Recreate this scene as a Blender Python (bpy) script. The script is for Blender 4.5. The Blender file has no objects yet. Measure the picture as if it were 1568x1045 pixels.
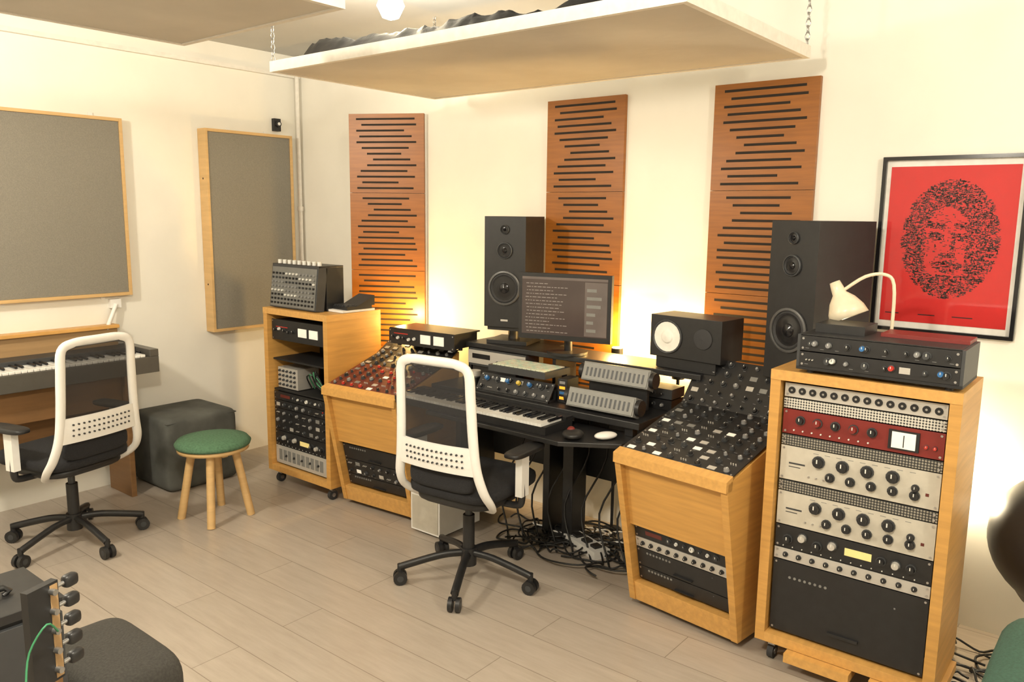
import bpy, math, random
from mathutils import Matrix, Vector, noise
random.seed(7)
pi=math.pi
scn=bpy.context.scene
try:
    scn.view_settings.view_transform='Standard'
    scn.view_settings.look='None'
    scn.view_settings.exposure=0
except Exception: pass
# ------------------------------------------------------------ materials
MATS={}
def nm(name):
    m=bpy.data.materials.new(name);m.use_nodes=True
    return m,m.node_tree,m.node_tree.nodes['Principled BSDF']
def P(name,col,rough=.5,metal=0,emit=0,ecol=None,var=.06,scale=30,bump=0,coat=0,stretch=(1,1,1),bd=.01):
    if name in MATS: return MATS[name]
    m,nt,b=nm(name);N=nt.nodes
    tc=N.new('ShaderNodeTexCoord');mp=N.new('ShaderNodeMapping');mp.inputs['Scale'].default_value=stretch
    nt.links.new(tc.outputs['Object'],mp.inputs[0])
    no=N.new('ShaderNodeTexNoise');no.inputs['Scale'].default_value=scale;no.inputs['Detail'].default_value=4
    nt.links.new(mp.outputs[0],no.inputs['Vector'])
    r=N.new('ShaderNodeValToRGB')
    a=[max(0,c*(1-var)) for c in col];c2=[min(1,c*(1+var)) for c in col]
    r.color_ramp.elements[0].position=.3;r.color_ramp.elements[1].position=.7
    r.color_ramp.elements[0].color=(*a,1);r.color_ramp.elements[1].color=(*c2,1)
    nt.links.new(no.outputs['Fac'],r.inputs[0]);nt.links.new(r.outputs[0],b.inputs['Base Color'])
    b.inputs['Roughness'].default_value=rough;b.inputs['Metallic'].default_value=metal
    if coat: b.inputs['Coat Weight'].default_value=coat
    if emit:
        b.inputs['Emission Color'].default_value=(*(ecol or col),1);b.inputs['Emission Strength'].default_value=emit
    if bump:
        bp=N.new('ShaderNodeBump');bp.inputs['Strength'].default_value=bump;bp.inputs['Distance'].default_value=bd
        nt.links.new(no.outputs['Fac'],bp.inputs['Height']);nt.links.new(bp.outputs[0],b.inputs['Normal'])
    MATS[name]=m;return m
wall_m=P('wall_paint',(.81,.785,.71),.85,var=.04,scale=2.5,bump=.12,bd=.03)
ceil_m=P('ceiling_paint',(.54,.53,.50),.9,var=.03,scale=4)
pine=P('birch_ply',(.56,.30,.080),.42,var=.12,scale=4,stretch=(1,1,14))
pineh=P('birch_ply_h',(.60,.33,.095),.42,var=.10,scale=4,stretch=(14,3,14))
palew=P('pale_wood',(.60,.39,.17),.5,var=.08,scale=5,stretch=(1,1,10))
orange=P('diffuser_wood',(.28,.098,.013),.38,var=.14,scale=3,stretch=(2,2,24))
slot_m=P('slot_dark',(.014,.008,.004),.8)
greyf=P('grey_fabric',(.225,.208,.172),.95,var=.12,scale=220,bump=.2)
black=P('black_plastic',(.015,.015,.016),.42,var=.15)
blackm=P('black_matte',(.009,.009,.010),.6)
blackg=P('black_gloss',(.012,.012,.014),.15)
dgrey=P('dark_grey_metal',(.055,.058,.062),.45,metal=.3)
ring_m=P('driver_ring',(.10,.10,.10),.35,metal=.3)
mgrey=P('mid_grey_plastic',(.20,.20,.19),.45)
lgrey=P('light_grey_plastic',(.21,.21,.195),.45)
silver=P('brushed_aluminium',(.55,.53,.49),.38,metal=.35,var=.05,scale=8,stretch=(1,1,40))
cream=P('cream_panel',(.52,.485,.41),.45)
redp=P('oxide_red_panel',(.19,.018,.014),.42)
redd=P('dark_red_panel',(.12,.022,.016),.42)
white=P('white_plastic',(.80,.79,.76),.4,var=.02)
steel=P('steel',(.5,.5,.5),.3,metal=.9)
greenf=P('green_felt',(.075,.16,.09),.95,var=.2,scale=90,bump=.3)
ottom=P('velvet_grey',(.085,.088,.080),.9,var=.35,scale=6,bump=.1)
seatf=P('black_fabric',(.014,.014,.016),.95,var=.2,scale=200,bump=.2)
sofaf=P('charcoal_fabric',(.040,.038,.033),.95,var=.25,scale=150,bump=.3)
greens=P('green_sofa_fabric',(.035,.085,.06),.95,var=.2,scale=150,bump=.3)
plastic_bag=P('black_bag_film',(.004,.004,.005),.38,var=.2,scale=14,bump=.3)
cloudf=P('cloud_fabric',(.57,.54,.48),.95,var=.08,scale=2.6,bump=.5,bd=.03)
cloude=P('cloud_edge',(.76,.73,.67),.8)
knob_w=P('knob_white',(.7,.7,.66),.4)
knob_g=P('knob_grey',(.22,.22,.22),.4)
knob_b=P('knob_blue',(.03,.14,.36),.4)
knob_r=P('knob_red',(.45,.03,.02),.4)
knob_y=P('knob_yellow',(.6,.42,.05),.4)
vu=P('vu_lit',(.75,.62,.25),.4,emit=.2,ecol=(1,.8,.3))
vuw=P('vu_white',(.8,.78,.7),.4,emit=.2,ecol=(1,.95,.85))
ledr=P('led_red',(.8,.02,.01),.4,emit=1.0)
ledg=P('led_green',(.05,.7,.1),.4,emit=.6)
ledo=P('led_orange',(.9,.3,.02),.4,emit=1.2)
posterr=P('poster_red',(.52,.005,.004),.6,var=.03)
posterd=P('poster_ink',(.030,.003,.004),.6)
paper=P('paper_white',(.78,.76,.72),.7)
cone_w=P('paper_cone_white',(.82,.80,.74),.7)
rubber=P('rubber',(.03,.03,.032),.7)
skinlamp=P('lamp_enamel',(.72,.64,.48),.3)
keyw=P('piano_white_key',(.8,.8,.77),.25)
cablem=P('cable_rubber',(.012,.012,.012),.5)
greenc=P('cable_green',(.04,.22,.10),.5)
brownp=P('piano_stand_brown',(.22,.115,.045),.5,var=.12,scale=4,stretch=(1,1,10))
tan=P('piano_wood_tan',(.36,.23,.11),.5,var=.1,scale=4,stretch=(1,1,12))
pianob=P('piano_body',(.085,.08,.07),.35)

m,nt,b=nm('laminate_floor');N=nt.nodes
tc=N.new('ShaderNodeTexCoord')
br=N.new('ShaderNodeTexBrick');br.offset=.37;br.inputs['Scale'].default_value=1
br.inputs['Brick Width'].default_value=1.25;br.inputs['Row Height'].default_value=.19
br.inputs['Mortar Size'].default_value=.0018;br.inputs['Mortar Smooth'].default_value=.2;br.inputs['Bias'].default_value=-.1
br.inputs['Color1'].default_value=(.465,.405,.34,1);br.inputs['Color2'].default_value=(.42,.365,.305,1);br.inputs['Mortar'].default_value=(.24,.20,.155,1)
nt.links.new(tc.outputs['Object'],br.inputs['Vector'])
mp=N.new('ShaderNodeMapping');mp.inputs['Scale'].default_value=(1.2,9,1);nt.links.new(tc.outputs['Object'],mp.inputs[0])
no=N.new('ShaderNodeTexNoise');no.inputs['Scale'].default_value=4;no.inputs['Detail'].default_value=8;no.inputs['Roughness'].default_value=.65
nt.links.new(mp.outputs[0],no.inputs['Vector'])
rr=N.new('ShaderNodeValToRGB');rr.color_ramp.elements[0].position=.3;rr.color_ramp.elements[1].position=.75
rr.color_ramp.elements[0].color=(.82,.80,.78,1);rr.color_ramp.elements[1].color=(1.0,1.0,1.0,1)
nt.links.new(no.outputs['Fac'],rr.inputs[0])
mx=N.new('ShaderNodeMix');mx.data_type='RGBA';mx.blend_type='MULTIPLY';mx.inputs[0].default_value=1
nt.links.new(br.outputs['Color'],mx.inputs[6]);nt.links.new(rr.outputs[0],mx.inputs[7]);nt.links.new(mx.outputs[2],b.inputs['Base Color'])
b.inputs['Roughness'].default_value=.28
floor_m=m
m,nt,b=nm('chair_mesh_weave');b.inputs['Base Color'].default_value=(.02,.02,.022,1);b.inputs['Roughness'].default_value=.8
tr=nt.nodes.new('ShaderNodeBsdfTransparent');ms=nt.nodes.new('ShaderNodeMixShader');ms.inputs[0].default_value=.76
nt.links.new(tr.outputs[0],ms.inputs[1]);nt.links.new(b.outputs[0],ms.inputs[2]);nt.links.new(ms.outputs[0],nt.nodes['Material Output'].inputs[0])
mesh_m=m
def perf(name,c1,c2,scale):
    m,nt,b=nm(name);N=nt.nodes
    tc=N.new('ShaderNodeTexCoord');vo=N.new('ShaderNodeTexVoronoi');vo.inputs['Scale'].default_value=scale;vo.inputs['Randomness'].default_value=0
    nt.links.new(tc.outputs['Object'],vo.inputs['Vector'])
    r=N.new('ShaderNodeValToRGB');r.color_ramp.interpolation='CONSTANT'
    r.color_ramp.elements[0].color=(*c1,1);r.color_ramp.elements[1].color=(*c2,1);r.color_ramp.elements[1].position=.36
    nt.links.new(vo.outputs['Distance'],r.inputs[0]);nt.links.new(r.outputs[0],b.inputs['Base Color']);b.inputs['Roughness'].default_value=.5
    return m
perf_b=perf('perforated_black',(.30,.28,.23),(.03,.03,.03),110)
perf_s=perf('perforated_silver',(.05,.05,.05),(.6,.58,.52),110)
screen_m=P('daw_screen',(.045,.032,.027),.15,emit=.6,ecol=(.055,.040,.034),var=.2,scale=6)
scr_l=P('daw_text',(.22,.19,.17),.3,emit=.4,ecol=(.22,.19,.17))
scr_m=P('daw_panel',(.10,.08,.07),.2,emit=.5,ecol=(.10,.08,.07),var=.2,scale=8)
glow=P('bulb_glow',(1,.9,.7),.5,emit=70,ecol=(1,.86,.60),var=0)
glow2=P('uplight_glow',(1,.7,.3),.5,emit=12,ecol=(1,.6,.2),var=0)

# ------------------------------------------------------------ mesh builder
class MB:
    def __init__(s): s.v=[];s.f=[];s.mi=[];s.sm=[];s.mats=[];s.M=Matrix()
    def add(s,vs,fs,mat,smooth=False):
        if mat not in s.mats: s.mats.append(mat)
        k=s.mats.index(mat);o=len(s.v)
        s.v+= [s.M@Vector(v) for v in vs]
        for f in fs: s.f.append([i+o for i in f]);s.mi.append(k);s.sm.append(smooth)
    def box(s,x0,x1,y0,y1,z0,z1,mat):
        vs=[(x,y,z) for x in(x0,x1) for y in(y0,y1) for z in(z0,z1)]
        s.add(vs,[(0,1,3,2),(4,6,7,5),(0,4,5,1),(2,3,7,6),(0,2,6,4),(1,5,7,3)],mat)
    def prism(s,poly,vec,mat):
        n=len(poly);V=Vector(vec);vs=[Vector(p) for p in poly]+[Vector(p)+V for p in poly]
        s.add(vs,[tuple(range(n))[::-1],tuple(range(n,2*n))]+[(i,(i+1)%n,n+(i+1)%n,n+i) for i in range(n)],mat)
    def cyl(s,p1,p2,r,mat,r2=None,seg=12,cap=True):
        p1=Vector(p1);p2=Vector(p2);r2=r if r2 is None else r2
        d=(p2-p1).normalized();a=d.orthogonal().normalized();b_=d.cross(a);vs=[]
        for p,q in((p1,r),(p2,r2)):
            for i in range(seg):
                t=2*pi*i/seg;vs.append(p+a*q*math.cos(t)+b_*q*math.sin(t))
        s.add(vs,[(i,(i+1)%seg,seg+(i+1)%seg,seg+i) for i in range(seg)],mat,True)
        if cap: s.add(vs,[tuple(range(seg))[::-1],tuple(range(seg,2*seg))],mat)
    def lathe(s,prof,c,mat,axis=(0,0,1),seg=24):
        d=Vector(axis).normalized();a=d.orthogonal().normalized();b_=d.cross(a);c=Vector(c);vs=[]
        for r,h in prof:
            for i in range(seg):
                t=2*pi*i/seg;vs.append(c+d*h+a*r*math.cos(t)+b_*r*math.sin(t))
        fs=[]
        for j in range(len(prof)-1):
            for i in range(seg): fs.append((j*seg+i,j*seg+(i+1)%seg,(j+1)*seg+(i+1)%seg,(j+1)*seg+i))
        s.add(vs,fs,mat,True)
    def tube(s,pts,r,mat,seg=8,closed=False,flat=1.0,up=None,sub=4):
        pts=[Vector(p) for p in pts];n=len(pts);q=[]
        rng=range(n) if closed else range(n-1)
        for i in rng:
            if closed: a,b_,c,d=pts[i-1],pts[i],pts[(i+1)%n],pts[(i+2)%n]
            else: a,b_,c,d=pts[max(i-1,0)],pts[i],pts[i+1],pts[min(i+2,n-1)]
            for k in range(sub):
                t=k/sub;q.append(.5*((2*b_)+(c-a)*t+(2*a-5*b_+4*c-d)*t*t+(3*b_-a-3*c+d)*t**3))
        if not closed: q.append(pts[-1])
        m=len(q);vs=[];pa=None
        for i in range(m):
            if closed: d=(q[(i+1)%m]-q[i-1])
            else: d=q[min(i+1,m-1)]-q[max(i-1,0)]
            d=d.normalized() if d.length>1e-9 else Vector((0,0,1))
            if up: a=(Vector(up)-d*Vector(up).dot(d))
            elif pa is None: a=d.orthogonal()
            else: a=pa-d*pa.dot(d)
            a=a.normalized() if a.length>1e-6 else d.orthogonal().normalized()
            pa=a;b_=d.cross(a)
            for j in range(seg):
                t=2*pi*j/seg;vs.append(q[i]+a*r*flat*math.cos(t)+b_*r*math.sin(t))
        fs=[]
        for i in range(m if closed else m-1):
            for j in range(seg): fs.append((i*seg+j,i*seg+(j+1)%seg,((i+1)%m)*seg+(j+1)%seg,((i+1)%m)*seg+j))
        s.add(vs,fs,mat,True)
        if not closed: s.add(vs,[tuple(range(seg))[::-1],tuple(range((m-1)*seg,m*seg))],mat)
    def sphere(s,c,rad,mat,e=1.0,seg=24,rings=14,nz=0,nf=5):
        if not hasattr(rad,'__len__'): rad=(rad,)*3
        sp=lambda v:math.copysign(abs(v)**e,v);vs=[];fs=[]
        for i in range(rings+1):
            ph=-pi/2+pi*i/rings
            for j in range(seg):
                th=2*pi*j/seg
                p=Vector((rad[0]*sp(math.cos(ph))*sp(math.cos(th)),rad[1]*sp(math.cos(ph))*sp(math.sin(th)),rad[2]*sp(math.sin(ph))))
                if nz: p*=1+nz*noise.noise((p+Vector(c))*nf)
                vs.append(Vector(c)+p)
        for i in range(rings):
            for j in range(seg): fs.append((i*seg+j,i*seg+(j+1)%seg,(i+1)*seg+(j+1)%seg,(i+1)*seg+j))
        s.add(vs,fs,mat,True)
    def done(s,name,loc=(0,0,0),rz=0,bevel=0,parent=None):
        me=bpy.data.meshes.new(name);me.from_pydata([tuple(v) for v in s.v],[],s.f)
        for m in s.mats: me.materials.append(m)
        for p,k,q in zip(me.polygons,s.mi,s.sm): p.material_index=k;p.use_smooth=q
        import bmesh
        bm=bmesh.new();bm.from_mesh(me);bmesh.ops.recalc_face_normals(bm,faces=bm.faces);bm.to_mesh(me);bm.free()
        o=bpy.data.objects.new(name,me);o.location=loc;o.rotation_euler=(0,0,rz);scn.collection.objects.link(o)
        if bevel:
            b=o.modifiers.new('bevel','BEVEL');b.width=bevel;b.segments=2;b.limit_method='ANGLE';b.angle_limit=math.radians(50)
        if parent: o.parent=parent
        return o

# ------------------------------------------------------------ room
XL,XR,YB,YF,ZC=-4.65,1.7,3.45,-2.4,2.62
def slab(name,a,mat):
    m=MB();m.box(*a,mat);return m.done(name)
slab('floor',(XL-.1,XR+.1,YF-.1,YB+.1,-.1,0),floor_m)
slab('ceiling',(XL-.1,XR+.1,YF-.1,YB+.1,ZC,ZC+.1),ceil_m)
slab('wall_left',(XL-.1,XL,YF,YB,0,ZC),wall_m)
slab('wall_back',(XL-.1,XR+.1,YB,YB+.1,0,ZC),wall_m)
slab('wall_right',(XR,XR+.1,YF,YB,0,ZC),wall_m)
slab('wall_front',(XL-.1,XR+.1,YF-.1,YF,0,ZC),wall_m)
m=MB();m.box(XL,XL+.03,YF,YB,2.475,2.50,cloude);m.done('trim_1')
m=MB();m.cyl((XL+.04,YB-.035,0),(XL+.04,YB-.035,2.6),.014,cloude);m.cyl((XL+.04,YB-.035,1.6),(XL+.04,YB-.035,1.63),.019,cloude);m.done('wall_pipe')

def absorber(name,y0,y1,z0,z1,th):
    m=MB();t=.018;x=XL+.002
    m.box(x,x+th-.008,y0+t,y1-t,z0+t,z1-t,greyf)
    m.box(x,x+th,y0,y0+t,z0,z1,palew);m.box(x,x+th,y1-t,y1,z0,z1,palew)
    m.box(x,x+th,y0+t,y1-t,z0,z0+t,palew);m.box(x,x+th,y0+t,y1-t,z1-t,z1,palew)
    for zz in (z0+.3,z1-.3): m.cyl((x+th*.5,y0-.001,zz),(x+th*.5,y0+.002,zz),.006,slot_m,seg=8)
    for yy in (y0+.33*(y1-y0),y1-.15):
        m.box(x-.001,x+.006,yy-.012,yy+.012,z1,z1+.02,white);m.box(x-.001,x+.006,yy-.012,yy+.012,z0-.02,z0,white)
    return m.done(name,bevel=.0015)
absorber('acoustic_absorber_panel',1.23,2.22,1.11,2.10,.05)
absorber('acoustic_absorber_panel.001',2.70,3.33,.84,2.09,.085)
m=MB();m.box(XL,XL+.03,3.235,3.285,2.12,2.20,black);m.cyl((XL+.03,3.26,2.165),(XL+.045,3.26,2.165),.02,black);m.cyl((XL+.045,3.26,2.165),(XL+.05,3.26,2.165),.01,white);m.done('wall_camera')
m=MB();m.tube([(XL+.03,2.13,1.06),(XL+.05,2.08,.97),(XL+.03,2.06,.90)],.012,white);m.box(XL,XL+.03,2.10,2.16,1.04,1.09,white);m.done('wall_bracket')

# ------------------------------------------------------------ diffusers
def diffuser(name,loc,rz):
    m=MB();S=.46
    LL=[.10,.17,.10,.14,.10,.17,.24,.32,.24,.15,.10,.17,.10]
    RR=[.88,.90,.74,.84,.90,.80,.70,.82,.90,.78,.88,.66,.86]
    for k in range(4):
        z1=0-k*S
        m.box(0,S,-.022,0,z1-S+.0022,z1,orange)
        n=13
        for i in range(n):
            zz=z1-S*(i+.9)/(n+.8)
            j=(i+k*5)%n
            m.box(S*LL[j],S*RR[j],-.0225,-.02,zz-.0055,zz+.0055,slot_m)
    return m.done(name,loc,rz,bevel=0)
d1=diffuser('wood_slot_diffuser',(-3.83,3.21,2.17),math.radians(28.7))
diffuser('wood_slot_diffuser.001',(-2.53,YB-.003,2.17),0)
diffuser('wood_slot_diffuser.002',(-1.61,YB-.003,2.17),0)
m=MB()
m.prism([(-3.83,3.216,0),(-3.43,3.437,0),(-3.43,3.449,0),(-3.83,3.449,0)],(0,0,2.17),white);m.done('corner_bass_trap')

# ------------------------------------------------------------ clouds
def cloud(name,x0,x1,y0,y1,z,t=.045):
    m=MB();e=.02
    m.box(x0+e,x1-e,y0+e,y1-e,z+.004,z+t-.01,cloudf)
    m.box(x0,x1,y0,y0+e,z,z+t,cloude);m.box(x0,x1,y1-e,y1,z,z+t,cloude)
    m.box(x0,x0+e,y0+e,y1-e,z,z+t,cloude);m.box(x1-e,x1,y0+e,y1-e,z,z+t,cloude)
    for cx in(x0+.012,x1-.012):
        for cy in(y0+.012,y1-.012):
            zz=z+t;k=0
            while zz<ZC-.012:
                cz=zz+.012;r=.009
                pts=[(cx+(r*math.cos(a) if k%2 else 0),cy+(0 if k%2 else r*math.cos(a)),cz+.016*math.sin(a)) for a in [i*pi/3 for i in range(6)]]
                m.tube(pts,.0022,steel,seg=4,closed=True,sub=1);zz+=.024;k+=1
    return m
c=cloud('',-3.12,-1.12,2.17,3.20,2.2)
NX,NY=120,56;vs=[]
for i in range(NX+1):
    for j in range(NY+1):
        u=i/NX;v=j/NY;x=-3.07+1.90*u;y=2.20+.95*v
        edge=min(u,1-u)*NX/8;ed2=min(v,1-v)*NY/4;k=min(1,edge)*min(1,ed2)
        n1=noise.noise(Vector((x*2.6,y*2.6,0)));n2=1-abs(noise.noise(Vector((x*8,y*8,3))))*2;n3=1-abs(noise.noise(Vector((x*19,y*19,9))))*2
        h=.050+.04*n1+.022*n2+.008*n3
        vs.append((x,y,2.230+max(.006,k*h)))
fs=[(i*(NY+1)+j,(i+1)*(NY+1)+j,(i+1)*(NY+1)+j+1,i*(NY+1)+j+1) for i in range(NX) for j in range(NY)]
c.add(vs,fs,plastic_bag,True)
c.done('ceiling_acoustic_cloud')
cloud('',-2.90,-1.98,.35,1.65,2.2).done('ceiling_acoustic_cloud.001')
LC=(1,.91,.75)
def pendant(name,loc,e,r=.045,col=LC):
    m=MB();m.cyl((0,0,.05),(0,0,ZC-loc[2]),.012,white);m.cyl((0,0,.04),(0,0,.085),.02,white)
    m.lathe([(.0,-r),(r*.6,-r*.8),(r,0),(r*.75,r*.65),(.018,r*1.2)],(0,0,0),glow)
    m.done(name,loc)
    l=bpy.data.lights.new(name+'_lamp','POINT');l.energy=e;l.color=col;l.shadow_soft_size=.08
    o=bpy.data.objects.new(name+'_lamp',l);o.location=(loc[0],loc[1],loc[2]-r-.095);scn.collection.objects.link(o)
pendant('ceiling_bulb',(-2.70,2.50,2.48),34,r=.06)
pendant('ceiling_bulb.001',(-.9,.4,2.42),132)
pendant('ceiling_bulb.002',(-3.3,.3,2.42),108)
pendant('ceiling_bulb.003',(.75,1.9,2.42),58)
def uplight(name,loc,e,col,r=.05):
    m=MB();m.cyl((0,0,-.06),(0,0,0),.03,black);m.cyl((0,0,0),(0,0,.004),.026,glow2);m.cyl((0,0,-.06),(0,0,-loc[2]),.008,black);m.cyl((0,0,-loc[2]),(0,0,-loc[2]+.015),.05,black)
    m.done(name,loc)
    l=bpy.data.lights.new(name+'_lamp','POINT');l.energy=e;l.color=col;l.shadow_soft_size=r
    o=bpy.data.objects.new(name+'_lamp',l);o.location=(loc[0],loc[1],loc[2]+.07);scn.collection.objects.link(o)
uplight('uplight_lamp',(-2.03,3.36,.95),17,(1,.60,.18),r=.03)
uplight('uplight_lamp.001',(-3.40,3.20,.90),20,(1,.62,.20),r=.03)
uplight('uplight_lamp.002',(-.55,3.34,.55),14,(1,.84,.56))
uplight('uplight_lamp.003',(-1.70,3.37,.90),15,(1,.66,.26),r=.03)

# ------------------------------------------------------------ rack gear
def knob(m,x,z,y,r,mat=black,l=.018,dot=True):
    m.cyl((x,y,z),(x,y-l*.35,z),r*1.25,dgrey,seg=12)
    m.cyl((x,y-l*.35,z),(x,y-l,z),r,mat,r2=r*.85,seg=12)
    if dot: m.box(x-r*.12,x+r*.12,y-l-.0006,y-l,z,z+r*.8,knob_w if mat is not knob_w else black)
def unit(m,x0,x1,z0,z1,y,st,seed=0,depth=.24):
    R=random.Random(seed);w=x1-x0;h=z1-z0;zc=(z0+z1)/2
    face={'silver4':cream,'red':redp,'patch':silver,'strip':silver,'vent':perf_b,'mesh':perf_s,'redmod':redd,'silvergrille':silver}.get(st,black)
    m.box(x0+.02,x1-.02,y+.003,y+depth,z0+.003,z1-.003,blackm)
    m.box(x0,x1,y-.002,y+.003,z0+.001,z1-.001,face)
    for sx in(x0+.01,x1-.01):
        for sz in(z0+.01,z1-.01): m.cyl((sx,y-.002,sz),(sx,y-.004,sz),.004,steel,seg=8)
    if st=='silver4':
        for i in range(4):
            kx=x0+w*(.26+.155*i);knob(m,kx,zc+h*.18,y,.017,l=.026)
        for i in range(5): knob(m,x0+w*(.34+.13*i),zc-h*.2,y,.013,l=.022)
        knob(m,x0+w*.86,zc+.0,y,.010,l=.02)
        for i in range(3): m.cyl((x0+w*(.2+.05*i),y,zc-h*.3),(x0+w*(.2+.05*i),y-.008,zc-h*.3),.003,steel,seg=6)
        m.box(x0+w*.06,x0+w*.17,y-.0025,y,zc-.003,zc+.003,dgrey);m.box(x0+w*.06,x0+w*.14,y-.0025,y,zc-.014,zc-.011,dgrey)
        for i in range(9): m.box(x0+w*(.22+.075*i),x0+w*(.255+.075*i),y-.0024,y,z1-.014,z1-.012,mgrey)
        m.box(x1-w*.08,x1-w*.06,y-.003,y,zc-.02,zc-.01,redd)
    elif st=='red':
        for i in range(5):
            knob(m,x0+w*(.12+.115*i),zc+h*.1,y,.013,redp if i%2 else black,.022)
        m.box(x0+w*.68,x0+w*.86,y-.008,y,z0+h*.14,z1-h*.14,blackm);m.box(x0+w*.70,x0+w*.84,y-.009,y,z0+h*.2,z1-h*.2,vuw)
        m.box(x0+w*.768,x0+w*.774,y-.0095,y,z0+h*.25,z1-h*.3,black)
        for i in range(2): knob(m,x0+w*(.9+.05*i),zc-h*.1,y,.006,knob_r,.012)
        for i in range(9): m.cyl((x0+w*(.08+.06*i),y,z0+h*.18),(x0+w*(.08+.06*i),y-.006,z0+h*.18),.003,knob_w,seg=6)
    elif st=='patch':
        n=14
        for i in range(n):
            kx=x0+w*(i+.7)/(n+.4);m.cyl((kx,y-.002,zc),(kx,y-.006,zc),.012,blackm,seg=12);m.cyl((kx,y-.006,zc),(kx,y-.0065,zc),.004,steel,seg=6)
    elif st=='strip':
        for i in range(10): knob(m,x0+w*(.08+.092*i),zc,y,.0075,black,.014)
    elif st=='silvergrille':
        for i in range(10): m.box(x0+w*(.06+.085*i),x0+w*(.12+.085*i),y-.003,y-.002,z0+h*.2,z1-h*.2,mgrey)
        for i in range(5): knob(m,x0+w*(.2+.15*i),zc,y,.006,black,.012)
    elif st in('knobs','redmod','mods'):
        rows=max(1,int(round(h/.042)))
        for r_ in range(rows):
            zz=z0+h*(r_+.5)/rows;n=8
            for i in range(n):
                t=R.random();xx=x0+w*(i+.6)/(n+.2)
                if t<.14: m.box(xx-.016,xx+.016,y-.004,y,zz-.010,zz+.010,R.choice([vuw,mgrey,silver]))
                elif t<.24:
                    for q in range(3): m.cyl((xx-.01+.01*q,y,zz),(xx-.01+.01*q,y-.01,zz),.0025,silver,seg=6)
                else: knob(m,xx,zz,y,R.choice([.007,.009,.011]),R.choice([black,dgrey,dgrey,knob_g,black,knob_g]) if st!='redmod' else R.choice([dgrey,knob_g,dgrey,black,knob_r]),.016)
            for i in range(10):
                if R.random()<.5: m.box(x0+w*(i+.5)/10-.006,x0+w*(i+.5)/10+.006,y-.0025,y,zz-.0165,zz-.015,knob_g)
            if R.random()<.3: m.cyl((x0+w*.9,y-.002,zz+.012),(x0+w*.9,y-.0035,zz+.012),.0025,ledr,seg=6)
    elif st=='bigknobs':
        for i in range(4): knob(m,x0+w*(.09+.10*i),zc+(.01 if i%2 else -.006),y,.014,silver if i%2 else black,.022)
        m.box(x0+w*.47,x0+w*.64,y-.004,y,zc-.012,zc+.014,vu)
        for i in range(3): knob(m,x0+w*(.70+.09*i),zc,y,.013,black if i!=1 else silver,.022)
        for i in range(14): m.cyl((x0+w*(.06+.065*i),y-.002,z0+.008),(x0+w*(.06+.065*i),y-.004,z0+.008),.0022,knob_w,seg=6)
    elif st=='vum':
        for i in range(2):
            xx=x0+w*(.50+.2*i);m.box(xx,xx+w*.15,y-.006,y,zc-.024,zc+.024,vuw)
        for i in range(5): knob(m,x0+w*(.07+.085*i),zc+R.uniform(-.01,.01),y,.009,R.choice([dgrey,knob_w,black]),.016)
        m.box(x0+w*.08,x0+w*.3,y-.003,y,zc+.015,zc+.02,knob_r)
    elif st=='dots':
        for i in range(8): m.cyl((x0+w*(.12+.035*i),y-.002,z1-h*.22),(x0+w*(.12+.035*i),y-.004,z1-h*.22),.005,mgrey,seg=8)
        m.box(x0+w*.4,x0+w*.6,y-.012,y-.002,z0+h*.16,z0+h*.2,black)
        m.box(x0+w*.8,x0+w*.81,y-.003,y,z1-h*.24,z1-h*.22,knob_g)
    elif st=='led':
        m.box(x0+w*.12,x0+w*.3,y-.003,y,zc-.009,zc+.009,redd)
        for i in range(7): knob(m,x0+w*(.38+.08*i),zc,y,.007 if i%3 else .011,knob_w if i%2 else dgrey,.012)

def rack_box(m,W,D,Hh,z0=.08,t=.035,mat=None):
    m.box(0,t,0,D,z0,Hh-t,pine);m.box(W-t,W,0,D,z0,Hh-t,pine)
    m.box(0,W,-.002,D,Hh-t,Hh,pineh);m.box(t,W-t,0,D,z0,z0+t,pineh)
    m.box(t,W-t,D-.012,D,z0+t,Hh-t,blackm)
    for cx in(.05,W-.05):
        for cy in(.05,D-.05):
            m.box(cx-.012,cx+.012,cy-.012,cy+.012,.05,z0,steel)
            m.cyl((cx-.011,cy,.028),(cx+.011,cy,.028),.028,rubber,seg=16)
            m.cyl((cx-.013,cy,.028),(cx+.013,cy,.028),.012,steel,seg=10)
m=MB();W,D,Hh=.59,.34,1.08
rack_box(m,W,D,Hh,z0=.08)
m.box(.12,.34,-.035,.30,.045,.078,pineh);m.box(.40,W+.015,-.02,.30,.045,.078,pineh)
x0,x1,y=.042,W-.042,.03
unit(m,x0,x1,.985,1.035,y,'patch',1)
unit(m,x0,x1,.945,.982,y,'mesh',1)
unit(m,x0,x1,.855,.943,y,'red',2)
unit(m,x0,x1,.815,.853,y,'vent',2)
unit(m,x0,x1,.690,.813,y,'silver4',3)
unit(m,x0,x1,.650,.688,y,'vent',2)
unit(m,x0,x1,.525,.648,y,'silver4',4)
unit(m,x0,x1,.440,.523,y,'bigknobs',5)
unit(m,x0,x1,.395,.438,y,'strip',6)
unit(m,x0,x1,.125,.393,y,'dots',7)
m.done('outboard_gear_rack',(-1.0,2.68,0),0,bevel=.0015)
m=MB();W,D,Hh=.58,.38,1.05
rack_box(m,W,D,Hh,z0=.08)
x0,x1=.042,W-.042
unit(m,x0,x1,.865,.985,y,'vum',11)
m.box(x0,x1,.03,.30,.745,.755,blackm)
m.box(.055,.24,.05,.2,.58,.70,silver)
for i in range(5):
    for j in range(4): knob(m,.075+.035*i,.60+.027*j,.05,.006,dgrey,.012,False)
m.box(x0,x1,.03,.30,.565,.575,blackm)
for k in range(5):
    m.tube([(.30+.03*k,.1,.60),(.34+.02*k,.04,.68+.01*k),(.42,.05,.69-.015*k),(.46+.01*k,.07,.60)],.004,greenc if k%2 else cablem,seg=6)
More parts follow.
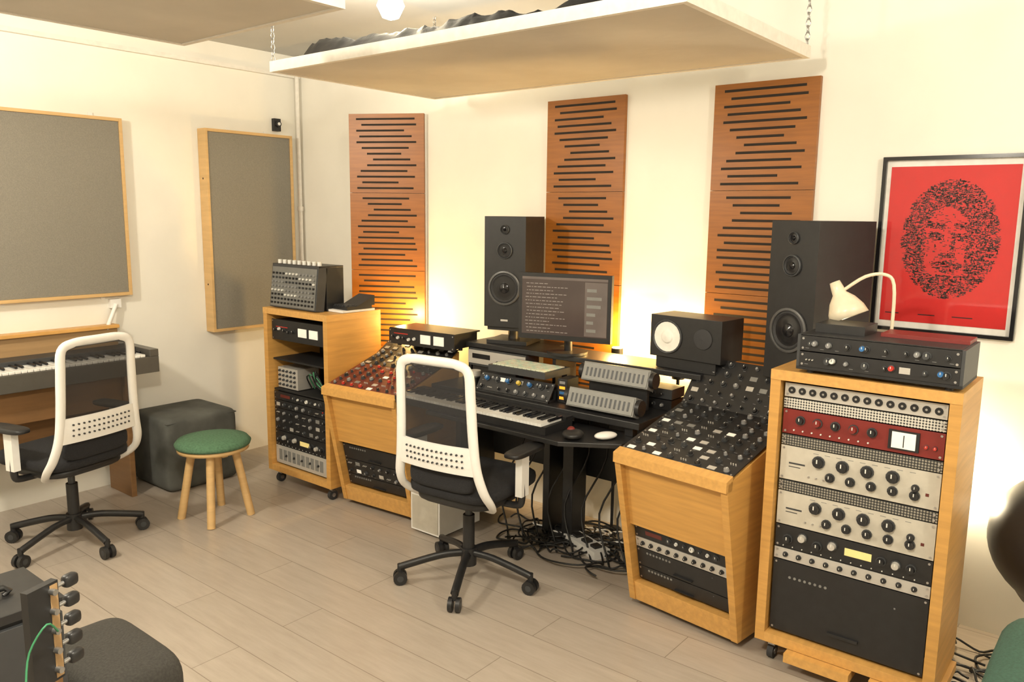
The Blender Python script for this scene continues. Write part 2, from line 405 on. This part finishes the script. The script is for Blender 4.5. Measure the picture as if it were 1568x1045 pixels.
unit(m,x0,x1,.51,.56,y,'led',13)
unit(m,x0,x1,.46,.508,y,'knobs',14)
unit(m,x0,x1,.325,.458,y,'knobs',15)
unit(m,x0,x1,.235,.323,y,'bigknobs',16)
unit(m,x0,x1,.125,.233,y,'silvergrille',17)
m.done('outboard_gear_rack.001',(-4.0,2.68,0),math.radians(0),bevel=.0015)

m=MB()
m.M=Matrix.Translation((0,0,.012))
m.box(-.01,.49,0,.24,.0,.010,blackm)
unit(m,0,.48,.010,.062,.0,'mods',21,depth=.23);unit(m,0,.48,.064,.116,.0,'knobs',25,depth=.23)
m.box(.0,.48,.005,.24,.116,.120,black);m.box(-.01,0,0,.24,.01,.118,dgrey);m.box(.48,.49,0,.24,.01,.118,dgrey)
m.box(.22,.48,.12,.24,.120,.132,redp);m.box(.02,.18,.08,.23,.120,.15,black)
for i,(xx,mt) in enumerate([(.05,knob_g),(.11,knob_w),(.2,knob_b),(.29,knob_r),(.36,knob_g),(.43,knob_b)]): knob(m,xx,.04 if i%2 else .092,-.002,.009,mt,.018)
m.M=Matrix()
for fx in(.03,.45):
    for fy in(.03,.21): m.cyl((fx,fy,0),(fx,fy,.012),.012,rubber)
m.done('rack_preamp_units',(-.905,2.675,1.081),0,bevel=.001)

def wing(name,loc,rz,prof_back,units,W):
    m=MB();t=.028;yb=prof_back[-1][0]
    side=[(.13,.03),(.0,.635),(.0,.675)]+prof_back+[(yb,.03)]
    for xs in(0,W-t):
        m.prism([(xs,a,b_) for a,b_ in side],(t,0,0),pine)
    m.prism([(t,.135,.03),(t,.118,.115),(t,.15,.115),(t,.165,.03)],(W-2*t,0,0),pineh)
    m.prism([(0,-.012,.645),(0,-.012,.685),(0,.03,.70),(0,.03,.645)],(W,0,0),pineh)
    m.prism([(t,.078,.375),(t,.027,.640),(t,.040,.640),(t,.091,.375)],(W-2*t,0,0),pine)
    m.box(t,W-t,yb-.02,yb-.01,.05,.75,blackm)
    m.box(t,W-t,.15,yb-.02,.10,.112,pineh)
    th=math.atan2(.13,.605)
    m.M=Matrix.Translation((0,.135,.115))@Matrix.Rotation(th,4,'X')
    zz=.005
    for h,st,sd in units['low']:
        unit(m,t+.004,W-t-.004,zz,zz+h,.02,st,sd,depth=.2);zz+=h+.002
    m.M=Matrix()
    a=Vector((0.03,.690))
    for (q,lst) in units['slope']:
        q=Vector(q);d=q-a;L=d.length;ang=math.atan2(d.x,d.y)
        m.M=Matrix.Translation((0,a.x,a.y+.004))@Matrix.Rotation(-ang,4,'X')
        n=len(lst);hh=L/n
        for i,(st,sd) in enumerate(lst): unit(m,.004,W-.004,i*hh,(i+1)*hh,.0,st,sd,depth=.05)
        m.M=Matrix();a=q
    return m.done(name,loc,rz,bevel=.0015)
wing('console_wing_desk',(-1.575,2.615,0),math.radians(-7),[(.42,.79),(.46,.82),(.58,.985)],
     {'low':[(.062,'dots',1),(.085,'dots',2),(.045,'strip',3),(.055,'led',3)],'slope':[((.44,.81),[('knobs',31),('mods',32),('knobs',33)]),((.58,.99),[('mods',34)])]},.50)
wing('console_wing_desk.001',(-3.365,2.60,0),math.radians(4),[(.40,.80),(.50,.86)],
     {'low':[(.06,'dots',1),(.09,'mods',2),(.09,'dots',3)],'slope':[((.40,.805),[('redmod',41),('redmod',42),('knobs',43)]),((.50,.865),[('mods',44)])]},.52)

# ------------------------------------------------------------ central desk
m=MB();xa,xb=-2.80,-1.60
m.box(xa,xb,2.84,3.30,.715,.745,black)
m.prism([(-2.62,2.62,.655),(-1.84,2.60,.655),(-1.62,2.74,.655),(-1.62,2.92,.655),(-2.62,2.92,.655)],(0,0,.02),black)
for xx in(-2.6,-1.68): m.box(xx,xx+.04,2.86,2.90,.675,.715,black)
m.box(xa,-1.46,3.10,3.32,.905,.93,black);m.box(xa,-2.35,3.32,3.42,.905,.93,black)
for xx in(xa,-2.25,-1.50): m.box(xx,xx+.02,3.12,3.30,.745 if xx<-1.6 else .0,.905,black)
for xx in(-2.78,-1.66): m.box(xx,xx+.035,3.0,3.28,.0,.715,black)
m.box(-2.16,-2.10,3.10,3.22,0,.715,black);m.box(-2.28,-2.24,3.10,3.22,0,.715,black);m.box(-2.32,-2.06,3.06,3.24,0,.02,black)
m.box(-2.74,-1.7,3.26,3.28,.30,.70,black)
m.box(-2.6,-2.3,2.9,3.2,.66,.715,black)
m.done('studio_desk',bevel=.003)
m=MB()
m.box(-.46,.46,0,.20,0,.035,blackm);m.box(-.46,.46,.15,.20,.035,.05,black)
nk=46
for i in range(nk):
    x=-.44+.88*i/nk;m.box(x+.0008,x+.88/nk-.0008,-.004,.145,.035,.047,keyw)
    if i%7 in(0,1,3,4,5): m.box(x+.88/nk-.006,x+.88/nk+.006,.05,.145,.047,.056,blackg)
m.done('midi_keyboard',(-2.39,2.635,.676),0)
m=MB();m.M=Matrix.Rotation(-.6,4,'X')
unit(m,0,.44,0,.10,0,'mods',51,depth=.04)
for i in range(6): knob(m,.05+.065*i,.07,0,.012,[knob_b,dgrey,knob_b,knob_y,knob_b,dgrey,knob_r][i],.02)
m.M=Matrix();m.box(0,.44,.06,.17,.0,.05,black)
m.box(.0,.44,.0,.06,0,.01,black)
m.done('desktop_synth',(-2.53,2.87,.746),0)
m=MB();m.box(0,.34,0,.20,.0,.03,dgrey)
for i in range(12):
    for j in range(6):
        m.box(.015+.026*i,.037+.026*i,.015+.028*j,.038+.028*j,.03,.034,P('pad_%d'%((i*j)%3),[(.62,.66,.5),(.66,.60,.45),(.5,.62,.48)][(i*j)%3],.5,emit=.08))
for lx in(.0,.31): m.box(lx,lx+.03,.175,.20,-.104,0,black)
m.done('pad_controller',(-2.46,2.885,.851),0)
m=MB();m.box(0,.38,0,.11,0,.09,dgrey);m.box(0,.38,-.004,0,.012,.082,silver)
for i in range(6): knob(m,.2+.03*i,.03,-.004,.008,dgrey,.014)
m.box(.03,.15,-.006,-.004,.04,.065,blackg)
m.box(.02,.36,.01,.10,-.064,0,black)
m.done('effects_unit',(-2.775,3.095,.811),0,bevel=.003)
m=MB();unit(m,0,.46,0,.085,0,'vum',61,depth=.22);m.box(0,.46,0.003,.22,.08,.088,black)
for fx in(.04,.42):
    for fy in(.04,.10): m.cyl((fx,fy,-.012),(fx,fy,0.004),.012,rubber)
m.done('rack_compressor',(-3.26,2.98,.886),math.radians(4))
for k in range(2):
    m=MB();m.M=Matrix.Rotation(-.35,4,'X')
    m.box(0,.34,-.01,.05,0,.085,mgrey);m.box(.005,.335,-.014,-.008,.004,.080,lgrey)
    for i in range(14): m.box(.022+.022*i,.032+.022*i,-.0155,-.012,.02,.06,dgrey)
    m.cyl((0,.02,.045),(-.02,.02,.045),.035,black,seg=16);m.cyl((.34,.02,.045),(.36,.02,.045),.035,black,seg=16)
    m.M=Matrix();m.box(.02,.32,.03,.05,-.005 if k==0 else -.10,.06,black)
    m.done('lunchbox_module'+('' if k==0 else '.001'),(-1.985,2.87+.115*k,.757+.10*k),0,bevel=.002)
m=MB();m.box(0,.05,0,.10,0,.11,black)
for i in range(4): m.box(.01,.04,-.002,0,.015+.024*i,.028+.024*i,[ledo,knob_b,ledo,knob_g][i])
m.done('level_meter',(-2.08,2.93,.746),.05,bevel=.003)
m=MB();m.box(0,.30,0,.12,0,.045,black);m.box(0,.30,0.0,.12,.05,.095,dgrey)
for i in range(6): knob(m,.04+.043*i,.022,0,.008,knob_g if i%2 else black,.014);knob(m,.04+.043*i,.072,0,.007,knob_w if i%3==0 else black,.014)
m.box(.01,.29,.02,.11,.045,.05,black)
m.done('headphone_amplifier',(-1.90,3.12,.746),0,bevel=.002)
m=MB();m.box(0,.08,0,.10,0,.05,black);m.cyl((.04,.05,.05),(.04,.05,.075),.030,silver,seg=24);m.box(.02,.06,-.002,0,.015,.03,ledg)
m.done('volume_controller',(-2.64,2.90,.746),.15,bevel=.004)
m=MB();m.sphere((0,0,.018),(.045,.055,.02),black);m.sphere((-.01,.01,.03),.018,redp);m.done('trackball_mouse',(-1.82,2.68,.677),.4)
m=MB();m.sphere((0,0,.015),(.030,.052,.016),white);m.done('computer_mouse',(-1.71,2.76,.677),-.5)
m=MB();w,h=.47,.32;R=random.Random(5)
m.box(-w/2,w/2,0,.03,0,h,black);m.box(-w/2+.018,w/2-.018,-.001,0,.025,h-.018,screen_m)
m.box(-w/2+.018,w/2-.018,-.0015,-.001,h-.03,h-.018,scr_m)
m.box(w/2-.13,w/2-.02,-.0015,-.001,.03,h-.035,scr_m)
for i in range(15):
    zz=h-.05-.0165*i;xs=-w/2+.04+.004*math.sin(i)
    L=.11+.10*abs(math.sin(i*1.7));
    x=xs
    while x<xs+L:
        ww=R.uniform(.006,.022);m.box(x,x+ww,-.002,-.0015,zz-.0016,zz+.0016,scr_l);x+=ww+.005
for i in range(6): m.box(w/2-.12,w/2-.12+R.uniform(.03,.08),-.002,-.0015,.05+.038*i,.065+.038*i,mgrey)
m.box(-.12,.12,.03,.06,.06,.24,black);m.cyl((0,.055,.1),(0,.075,-.06),.02,black)
m.cyl((0,.06,-.068),(0,.06,-.056),.10,black,seg=28)
m.done('computer_monitor',(-2.175,3.10,1.0),math.radians(14),bevel=.003)

# ------------------------------------------------------------ speakers
def tower(name,loc,rz,h=.60,w=.225,d=.34,zs=0.0):
    m=MB();z0=1.585-h
    m.box(-w/2,w/2,0,d,z0,z0+h,black)
    zt=z0+h
    def drv(z,r,y=0):
        m.lathe([(r,-.001),(r*1.0,-.008),(r*.88,-.010),(r*.86,-.002)],(0,y,z),ring_m if r>.05 else dgrey,axis=(0,1,0),seg=32)
        m.lathe([(r*.86,-.004),(r*.78,-.009),(r*.7,-.002)],(0,y,z),rubber,axis=(0,1,0),seg=32)
        m.lathe([(r*.7,-.002),(r*.3,.02-.022),(r*.28,-.006),(0,-.012)],(0,y,z),blackg,axis=(0,1,0),seg=32)
    drv(z0+.20,.088);drv(zt-.17,.042);drv(zt-.065,.024)
    m.box(-.02,.02,-.002,0,z0+.03,z0+.04,silver)
    m.box(-w/2+.01,w/2-.01,.02,d-.03,z0-.02,z0,black)
    m.cyl((0,d/2,zs+.02),(0,d/2,z0-.02),.03,black);m.box(-w/2,w/2,.03,d-.03,zs,zs+.02,black)
    return m.done(name,loc,rz,bevel=.004)
tower('studio_loudspeaker',(-2.565,3.13,0),math.radians(16),h=.56,d=.26,zs=.931)
tower('studio_loudspeaker.001',(-1.085,3.06,0),math.radians(-21),h=.62,d=.325)
m=MB();w,h,d=.355,.185,.18
m.box(-w/2,w/2,0,d,0,h,black)
m.lathe([(.076,-.001),(.076,-.006),(.072,-.008),(.066,-.003)],(-.088,0,.092),dgrey,axis=(0,1,0))
m.lathe([(.066,-.003),(.03,-.001),(.026,-.008),(0,-.012)],(-.088,0,.092),cone_w,axis=(0,1,0))
m.lathe([(.045,-.001),(.045,-.005),(.03,-.004),(.0,-.008)],(.09,0,.10),rubber,axis=(0,1,0))
m.box(-.15,.15,.01,.16,-.05,0,blackm)
m.done('nearfield_monitor',(-1.555,3.128,.981),math.radians(-6),bevel=.003)

# ------------------------------------------------------------ mixer on left rack
m=MB();m.M=Matrix.Rotation(-.12,4,'X')
m.box(0,.42,0,.06,0.003,.25,dgrey)
m.box(.008,.412,-.003,0,.01,.235,P('mixer_face',(.16,.16,.15),.5))
for i in range(13):
    for j in range(8):
        m.cyl((.025+.031*i,-.003,.03+.024*j),(.025+.031*i,-.012,.03+.024*j),.006,[knob_g,dgrey,black,knob_w,knob_g][(j+i//4)%5] if j>1 else black,seg=8)
m.M=Matrix();m.box(0,.42,.08,.2,.0,.24,black)
for i in range(9): m.cyl((.03+.045*i,.06,.25),(.03+.045*i,.06,.272),.012,knob_w,seg=10)
m.box(0,.42,.03,.2,.24,.25,black)
m.done('analog_mixer',(-3.975,2.71,1.052),0,bevel=.002)
m=MB();m.box(0,.14,0,.22,0,.012,paper);m.box(.0,.14,.03,.2,.012,.03,black);m.box(.01,.13,.05,.19,.03,.034,dgrey)
m.prism([(0,.1,.03),(0,.22,.03),(0,.22,.085)],(.14,0,0),black)
for i in range(5):
    for j in range(3): m.box(.015+.023*i,.03+.023*i,.035+.022*j,.052+.022*j,.03,.038,dgrey)
m.done('remote_controller',(-3.565,2.80,1.052),math.radians(-3))

# ------------------------------------------------------------ desk lamp
m=MB()
m.cyl((0,0,0),(0,0,.02),.04,skinlamp,seg=28)
m.tube([(0,0,.02),(0.005,0,.15),(.0,0,.29),(-.03,-.01,.325),(-.09,-.02,.315),(-.155,-.03,.265)],.006,skinlamp)
m.M=Matrix.Translation((-.17,-.03,.25))@Matrix.Rotation(-.45,4,'Y')
m.lathe([(.0,.045),(.018,.045),(.022,.02),(.024,.0),(.045,-.025),(.062,-.06),(.068,-.09),(.064,-.09),(.04,-.03),(0,-.01)],(0,0,0),skinlamp)
m.sphere((0,0,-.05),.024,white)
m.M=Matrix()
m.done('desk_lamp',(-.70,2.972,1.081),0)
# ------------------------------------------------------------ poster
m=MB();x0,x1,z0,z1=-.885,-.385,1.155,1.835;y=YB-.012
t=.014
m.box(x0,x1,y+.006,YB,z0,z1,paper)
for a in((x0,x1,z0,z0+t),(x0,x1,z1-t,z1),(x0,x0+t,z0+t,z1-t),(x1-t,x1,z0+t,z1-t)): m.box(a[0],a[1],y-.012,YB,a[2],a[3],blackg)
rx0,rx1,rz0,rz1=x0+.030,x1-.030,z0+.038,z1-.038
m.box(rx0,rx1,y+.004,y+.0062,rz0,rz1,posterr)
cx,cz=(rx0+rx1)/2+.005,(rz0+rz1)/2+.025
R=random.Random(3)
def dens(u,v):
    r=math.hypot(u/.98,v/1.0)
    if r>1: return 0
    if r>.93 and math.sin(math.atan2(v,u)*17)>.2: return .3
    face=math.hypot(u/.54,(v+.10)/.68)
    if face>1:
        if v<-.80 and abs(u)>.5: return .2
        return 1
    if .55-(u+.1)**2*1.2<v: return 1
    if abs(v-.20-.12*abs(u))<.055 and .08<abs(u)<.48: return 1.2
    if math.hypot((abs(u)-.26)/.15,(v-.05)/.07)<1: return 1.2
    if abs(u-.08)<.04 and -.24<v<.12: return .9
    if abs(v+.26)<.045 and abs(u)<.15: return 1.1
    if abs(v+.40+.2*abs(u))<.06 and abs(u)<.30: return 1.2
    if abs(v+.53)<.035 and abs(u)<.15: return 1
    if v<-.60: return 1
    if u>.34: return .85
    if u<-.47: return .6
    return .10
for i in range(10500):
    u=R.uniform(-1.05,1.05);v=R.uniform(-1.1,1.1)
    if R.random()<dens(u,v)*.8:
        w_=R.uniform(.004,.011);h_=R.uniform(.0016,.003);px=cx+u*.172;pz=cz+v*.226
        if R.random()<.3: w_,h_=h_*1.3,w_*.7
        m.box(px-w_/2,px+w_/2,y+.0035,y+.004,pz-h_/2,pz+h_/2,posterd)
for i in range(3): m.box(rx0+.02+.12*i,rx0+.07+.13*i,y+.0035,y+.004,rz0+.03,rz0+.034,posterd)
g=bpy.data.materials.new('picture_glass');g.use_nodes=True
nt=g.node_tree;nt.nodes.remove(nt.nodes['Principled BSDF'])
tb=nt.nodes.new('ShaderNodeBsdfTransparent');gl=nt.nodes.new('ShaderNodeBsdfGlossy');gl.inputs['Roughness'].default_value=.05
mi=nt.nodes.new('ShaderNodeMixShader');mi.inputs[0].default_value=.035
nt.links.new(tb.outputs[0],mi.inputs[1]);nt.links.new(gl.outputs[0],mi.inputs[2]);nt.links.new(mi.outputs[0],nt.nodes['Material Output'].inputs[0])
m.add([(x0+t,y-.004,z0+t),(x1-t,y-.004,z0+t),(x1-t,y-.004,z1-t),(x0+t,y-.004,z1-t)],[(0,1,2,3)],g)
m.done('framed_poster')

# ------------------------------------------------------------ office chairs
def chair(name,loc,ang,ba=.35,ws=.92):
    m=MB()
    for i in range(5):
        a=2*pi*i/5+ba;c,s=math.cos(a),math.sin(a)
        m.tube([(c*.03,s*.03,.125),(c*.12,s*.12,.12),(c*.27,s*.27,.085),(c*.30,s*.30,.075)],.019,black,flat=.8,seg=8)
        m.cyl((c*.30,s*.30,.05),(c*.30,s*.30,.09),.012,black)
        for q in(-.016,.016):
            m.cyl((c*.30-s*(q-.009),s*.30+c*(q-.009),.03),(c*.30-s*(q+.009),s*.30+c*(q+.009),.03),.03,black,seg=16)
            m.cyl((c*.30-s*(q-.010),s*.30+c*(q-.010),.03),(c*.30-s*(q+.010),s*.30+c*(q+.010),.03),.014,dgrey,seg=10)
    m.cyl((0,0,.07),(0,0,.15),.035,black,seg=16);m.cyl((0,0,.15),(0,0,.30),.026,black,seg=14);m.cyl((0,0,.28),(0,0,.39),.016,dgrey,seg=12)
    m.box(-.09,.09,-.12,.12,.375,.41,black)
    m.sphere((0,.03,.405),(.20,.20,.028),black,e=.5)
    m.sphere((0,.04,.45),(.225,.235,.035),seatf,e=.45,seg=36)
    loop=[(0,-.245,1.015),(.13,-.243,1.012),(.195,-.24,.985),(.205,-.235,.88),(.212,-.228,.73),(.225,-.220,.60),(.25,-.20,.50),(.255,-.155,.435),(.20,-.08,.385),(.10,-.03,.365),(0,-.02,.36)]
    loop=[(x*ws,y,z) for x,y,z in loop]
    full=loop+[(-x,y,z) for x,y,z in loop[-2:0:-1]]
    m.tube(full,.023,white,seg=10,closed=True,flat=.62,sub=5,up=(0,1,.25))
    rows=[(1.0,-.242,.185*ws),(.88,-.232,.195*ws),(.77,-.226,.200*ws),(.67,-.220,.207*ws)]
    vs=[];nx=9
    for z,yy,hw in rows:
        for i in range(nx):
            t=-1+2*i/(nx-1);vs.append((hw*t,yy-.02*(1-t*t),z))
    fs=[(r*nx+i,r*nx+i+1,(r+1)*nx+i+1,(r+1)*nx+i) for r in range(3) for i in range(nx-1)]
    m.add(vs,fs,mesh_m,True)
    rows=[(.68,-.224,.205*ws),(.63,-.222,.212*ws),(.58,-.216,.222*ws),(.565,-.213,.228*ws)]
    for off in(0,.012):
        vs=[]
        for z,yy,hw in rows:
            for i in range(nx):
                t=-1+2*i/(nx-1);vs.append((hw*t,yy-.02*(1-t*t)-off,z))
        m.add(vs,fs,white,True)
    for j,zz in enumerate((.60,.625,.65)):
        for i in range(13):
            t=-.8+1.6*i/12;yy=-.221-.02*(1-t*t)-.004*((zz-.6)/.05)
            m.cyl((.205*t*ws,yy-.016,zz),(.205*t*ws,yy-.006,zz),.0045,dgrey,seg=6)
    m.sphere((0,-.19,.52),(.19*ws,.02,.05),seatf,e=.5)
    for sgn in(-1,1):
        x=.27*sgn
        m.tube([(sgn*.16,.0,.39),(sgn*.25,.0,.395),(x,.0,.42),(x,.0,.50)],.016,black)
        m.box(x-.016,x+.016,-.025,.03,.44,.622,white)
        m.sphere((x,.02,.630),(.042,.12,.014),black,e=.5)
    o=m.done(name,loc,ang-pi/2);return o
chair('office_chair',(-2.225,2.485,0),math.radians(96),ba=.12,ws=.86)
chair('office_chair.001',(-3.94,1.55,0),math.radians(194),ba=.75,ws=.88)

# ------------------------------------------------------------ stool, ottoman
m=MB()
m.lathe([(0,.445),(.12,.442),(.175,.428),(.19,.41),(.185,.395),(0,.392)],(0,0,0),greenf,seg=36)
m.lathe([(0,.391),(.178,.391),(.178,.372),(0,.372)],(0,0,0),palew,seg=36)
for i in range(4):
    a=pi/4+pi/2*i+.1;c,s=math.cos(a),math.sin(a)
    m.tube([(c*.105,s*.105,.372),(c*.175,s*.175,0)],.021,palew,seg=10,sub=1)
m.box(-.11,.11,-.015,.015,.345,.372,palew);m.box(-.015,.015,-.11,.11,.345,.372,palew)
m.done('round_stool',(-3.73,2.17,0))
m=MB();m.sphere((0,0,.215),(.212,.225,.215),ottom,e=.16,seg=48,rings=24)
m.tube([(.205,.215,.405),(-.205,.215,.405),(-.205,-.215,.405),(.205,-.215,.405)],.004,ottom,closed=True,sub=1,seg=6)
m.done('ottoman_pouf',(-4.43,2.40,0.0))
# ------------------------------------------------------------ piano
m=MB();yA,yB_=.85,2.20
m.box(-4.63,-4.30,yA,yB_,.70,.79,pianob)
m.box(-4.63,-4.30,yB_-.05,yB_,.79,.83,pianob)
m.box(-4.63,-4.46,yA,yB_-.05,.79,.83,dgrey)
n=44
for i in range(n):
    yy=yA+.03+(yB_-yA-.10)*i/n;dk=(yB_-yA-.10)/n
    m.box(-4.46,-4.31,yy+.0008,yy+dk-.0008,.79,.805,keyw)
    if i%7 in(0,1,3,4,5): m.box(-4.46,-4.37,yy+dk-.007,yy+dk+.006,.805,.817,blackg)
m.box(-4.645,-4.60,yA,2.12,.70,.935,tan);m.box(-4.645,-4.57,yA,2.12,.93,.95,pineh)
m.box(-4.60,-4.56,.95,2.05,.30,.60,brownp)
for yy in(.95,2.02): m.box(-4.60,-4.34,yy,yy+.03,0,.70,brownp)
m.box(-4.42,-4.38,.98,2.02,.52,.70,brownp)
m.done('digital_piano',bevel=.003)

# ------------------------------------------------------------ bottom-left
m=MB()
m.sphere((-2.13,.90,.28),(.21,.125,.135),sofaf,e=.35,seg=36,rings=20)
m.box(-2.33,-1.93,.80,1.00,.04,.28,sofaf)
m.box(-2.31,-1.95,.81,.99,0,.05,black)
m.done('sofa_armrest',bevel=.02)
m=MB();m.box(-2.12,-1.90,.26,.70,.03,.69,blackm);m.box(-2.13,-1.89,.25,.71,.69,.712,black);m.box(-1.898,-1.885,.26,.70,.05,.68,dgrey)
for cx in(-2.08,-1.94):
    for cy in(.32,.64): m.cyl((cx,cy,0),(cx,cy,.03),.02,rubber)
m.tube([(-2.0,.62,.712),(-2.0,.62,.73),(-2.0,.42,.73),(-2.0,.42,.712)],.008,black,sub=2)
m.done('guitar_amplifier',bevel=.004)
m=MB()
m.M=Matrix.Rotation(math.radians(20),4,'Z')
m.box(-.008,.008,-.035,.028,.74,.93,black)
m.box(-.008,.0085,.010,.026,.745,.925,tan)
m.box(-.012,.008,-.02,.022,.35,.74,brownp)
for i in range(5):
    z=.762+.038*i
    m.cyl((.0,.028,z),(0,.048,z),.004,steel,seg=8);m.sphere((0,.060,z),(.009,.015,.012),black,e=.5,seg=12,rings=8)
    m.cyl((.008,.012,z),(.020,.012,z),.006,steel,seg=10)
m.box(-.03,.012,-.17,.17,.05,.30,knob_r);m.sphere((-.01,0,.14),(.03,.2,.13),knob_r)
m.box(-.03,.03,-.12,.12,0,.02,black);m.cyl((-.04,0,.02),(-.03,0,.5),.01,black)
m.tube([(.02,.01,.84),(.03,-.02,.87),(.02,-.05,.83),(.03,-.07,.78)],.002,greenc,seg=5)
m.done('electric_guitar',(-1.50,.525,0))

# ------------------------------------------------------------ right: bucket seat, green chair
m=MB();m.sphere((0,0,.54),(.27,.27,.24),black,seg=40,rings=24);m.lathe([(.20,.0),(.20,.03),(.05,.05),(.05,.25),(.16,.33),(.22,.42)],(0,0,0),black);m.done('swivel_bucket_seat',(-.095,3.13,0))
m=MB()
m.sphere((.30,0,.45),(.42,.34,.10),greens,e=.35,seg=36);m.box(-.09,.7,-.32,.32,.05,.43,greens)
for cx in(-.05,.65):
    for cy in(-.28,.28): m.cyl((cx,cy,0),(cx,cy,.05),.02,black)
m.done('green_armchair',(-.105,2.20,0),0,bevel=.02)

# ------------------------------------------------------------ cables and bits
def tangle(x0,x1,y0,y1,n,seed,mats=(cablem,),r=.0045):
    R=random.Random(seed);m=MB()
    for k in range(n):
        cx=R.uniform(x0,x1);cy=R.uniform(y0,y1);pts=[];a=R.uniform(0,6);rad=R.uniform(.06,.16);s=R.choice((-1,1))
        for i in range(R.randint(9,16)):
            a+=s*R.uniform(.4,.8);cx+=R.uniform(-.02,.02);cy+=R.uniform(-.02,.02)
            pts.append((min(max(cx+rad*math.cos(a),x0-.1),x1+.1),min(max(cy+rad*.8*math.sin(a),y0-.05),y1+.05),r+.002+R.random()*.03))
        m.tube(pts,r,R.choice(mats),seg=6)
    return m
t=tangle(-2.5,-1.72,2.88,3.30,30,4,(cablem,cablem,cablem,cablem,white))
for k in range(9):
    x=-2.5+.10*k;t.tube([(x,3.22,.70),(x+.05,3.16,.45),(x-.03,3.08,.2),(x+.06,3.02,.015),(x+.12,2.95,.01)],.005,cablem,seg=6)
t.done('cable_tangle')
tangle(-.34,-.18,2.62,3.2,14,9,(cablem,cablem,cablem,white)).done('cable_tangle.001')
m=MB();m.box(0,.20,0,.30,.015,.21,white);m.box(.01,.19,-.003,0,.025,.20,cream);m.box(.02,.18,.03,.27,0,.015,black);m.done('computer_tower',(-2.81,2.70,0),0,bevel=.006)
m=MB();m.box(0,.09,0,.26,0,.04,white)
for i in range(3): m.box(.025,.065,.03+.075*i,.07+.075*i,.04,.052,black)
m.done('power_strip',(-1.90,3.0,0),1.2)

# ------------------------------------------------------------ camera
f,yaw,pit,rol=1225.,math.radians(38.75),math.radians(9.07),math.radians(.66)
F=Vector((-math.sin(yaw)*math.cos(pit),math.cos(yaw)*math.cos(pit),-math.sin(pit)))
Rv=Vector((math.cos(yaw),math.sin(yaw),0));U=Rv.cross(F)
R2=Rv*math.cos(rol)+U*math.sin(rol);U2=R2.cross(F)
cd=bpy.data.cameras.new('camera');cd.sensor_width=36;cd.lens=36*f/1568;cd.clip_start=.05
co=bpy.data.objects.new('camera',cd)
co.matrix_world=Matrix(((R2.x,U2.x,-F.x,0),(R2.y,U2.y,-F.y,0),(R2.z,U2.z,-F.z,1.6),(0,0,0,1)))
scn.collection.objects.link(co);scn.camera=co
w=bpy.data.worlds.new('world');scn.world=w;w.use_nodes=True
w.node_tree.nodes['Background'].inputs[0].default_value=(1,.93,.82,1);w.node_tree.nodes['Background'].inputs[1].default_value=.3
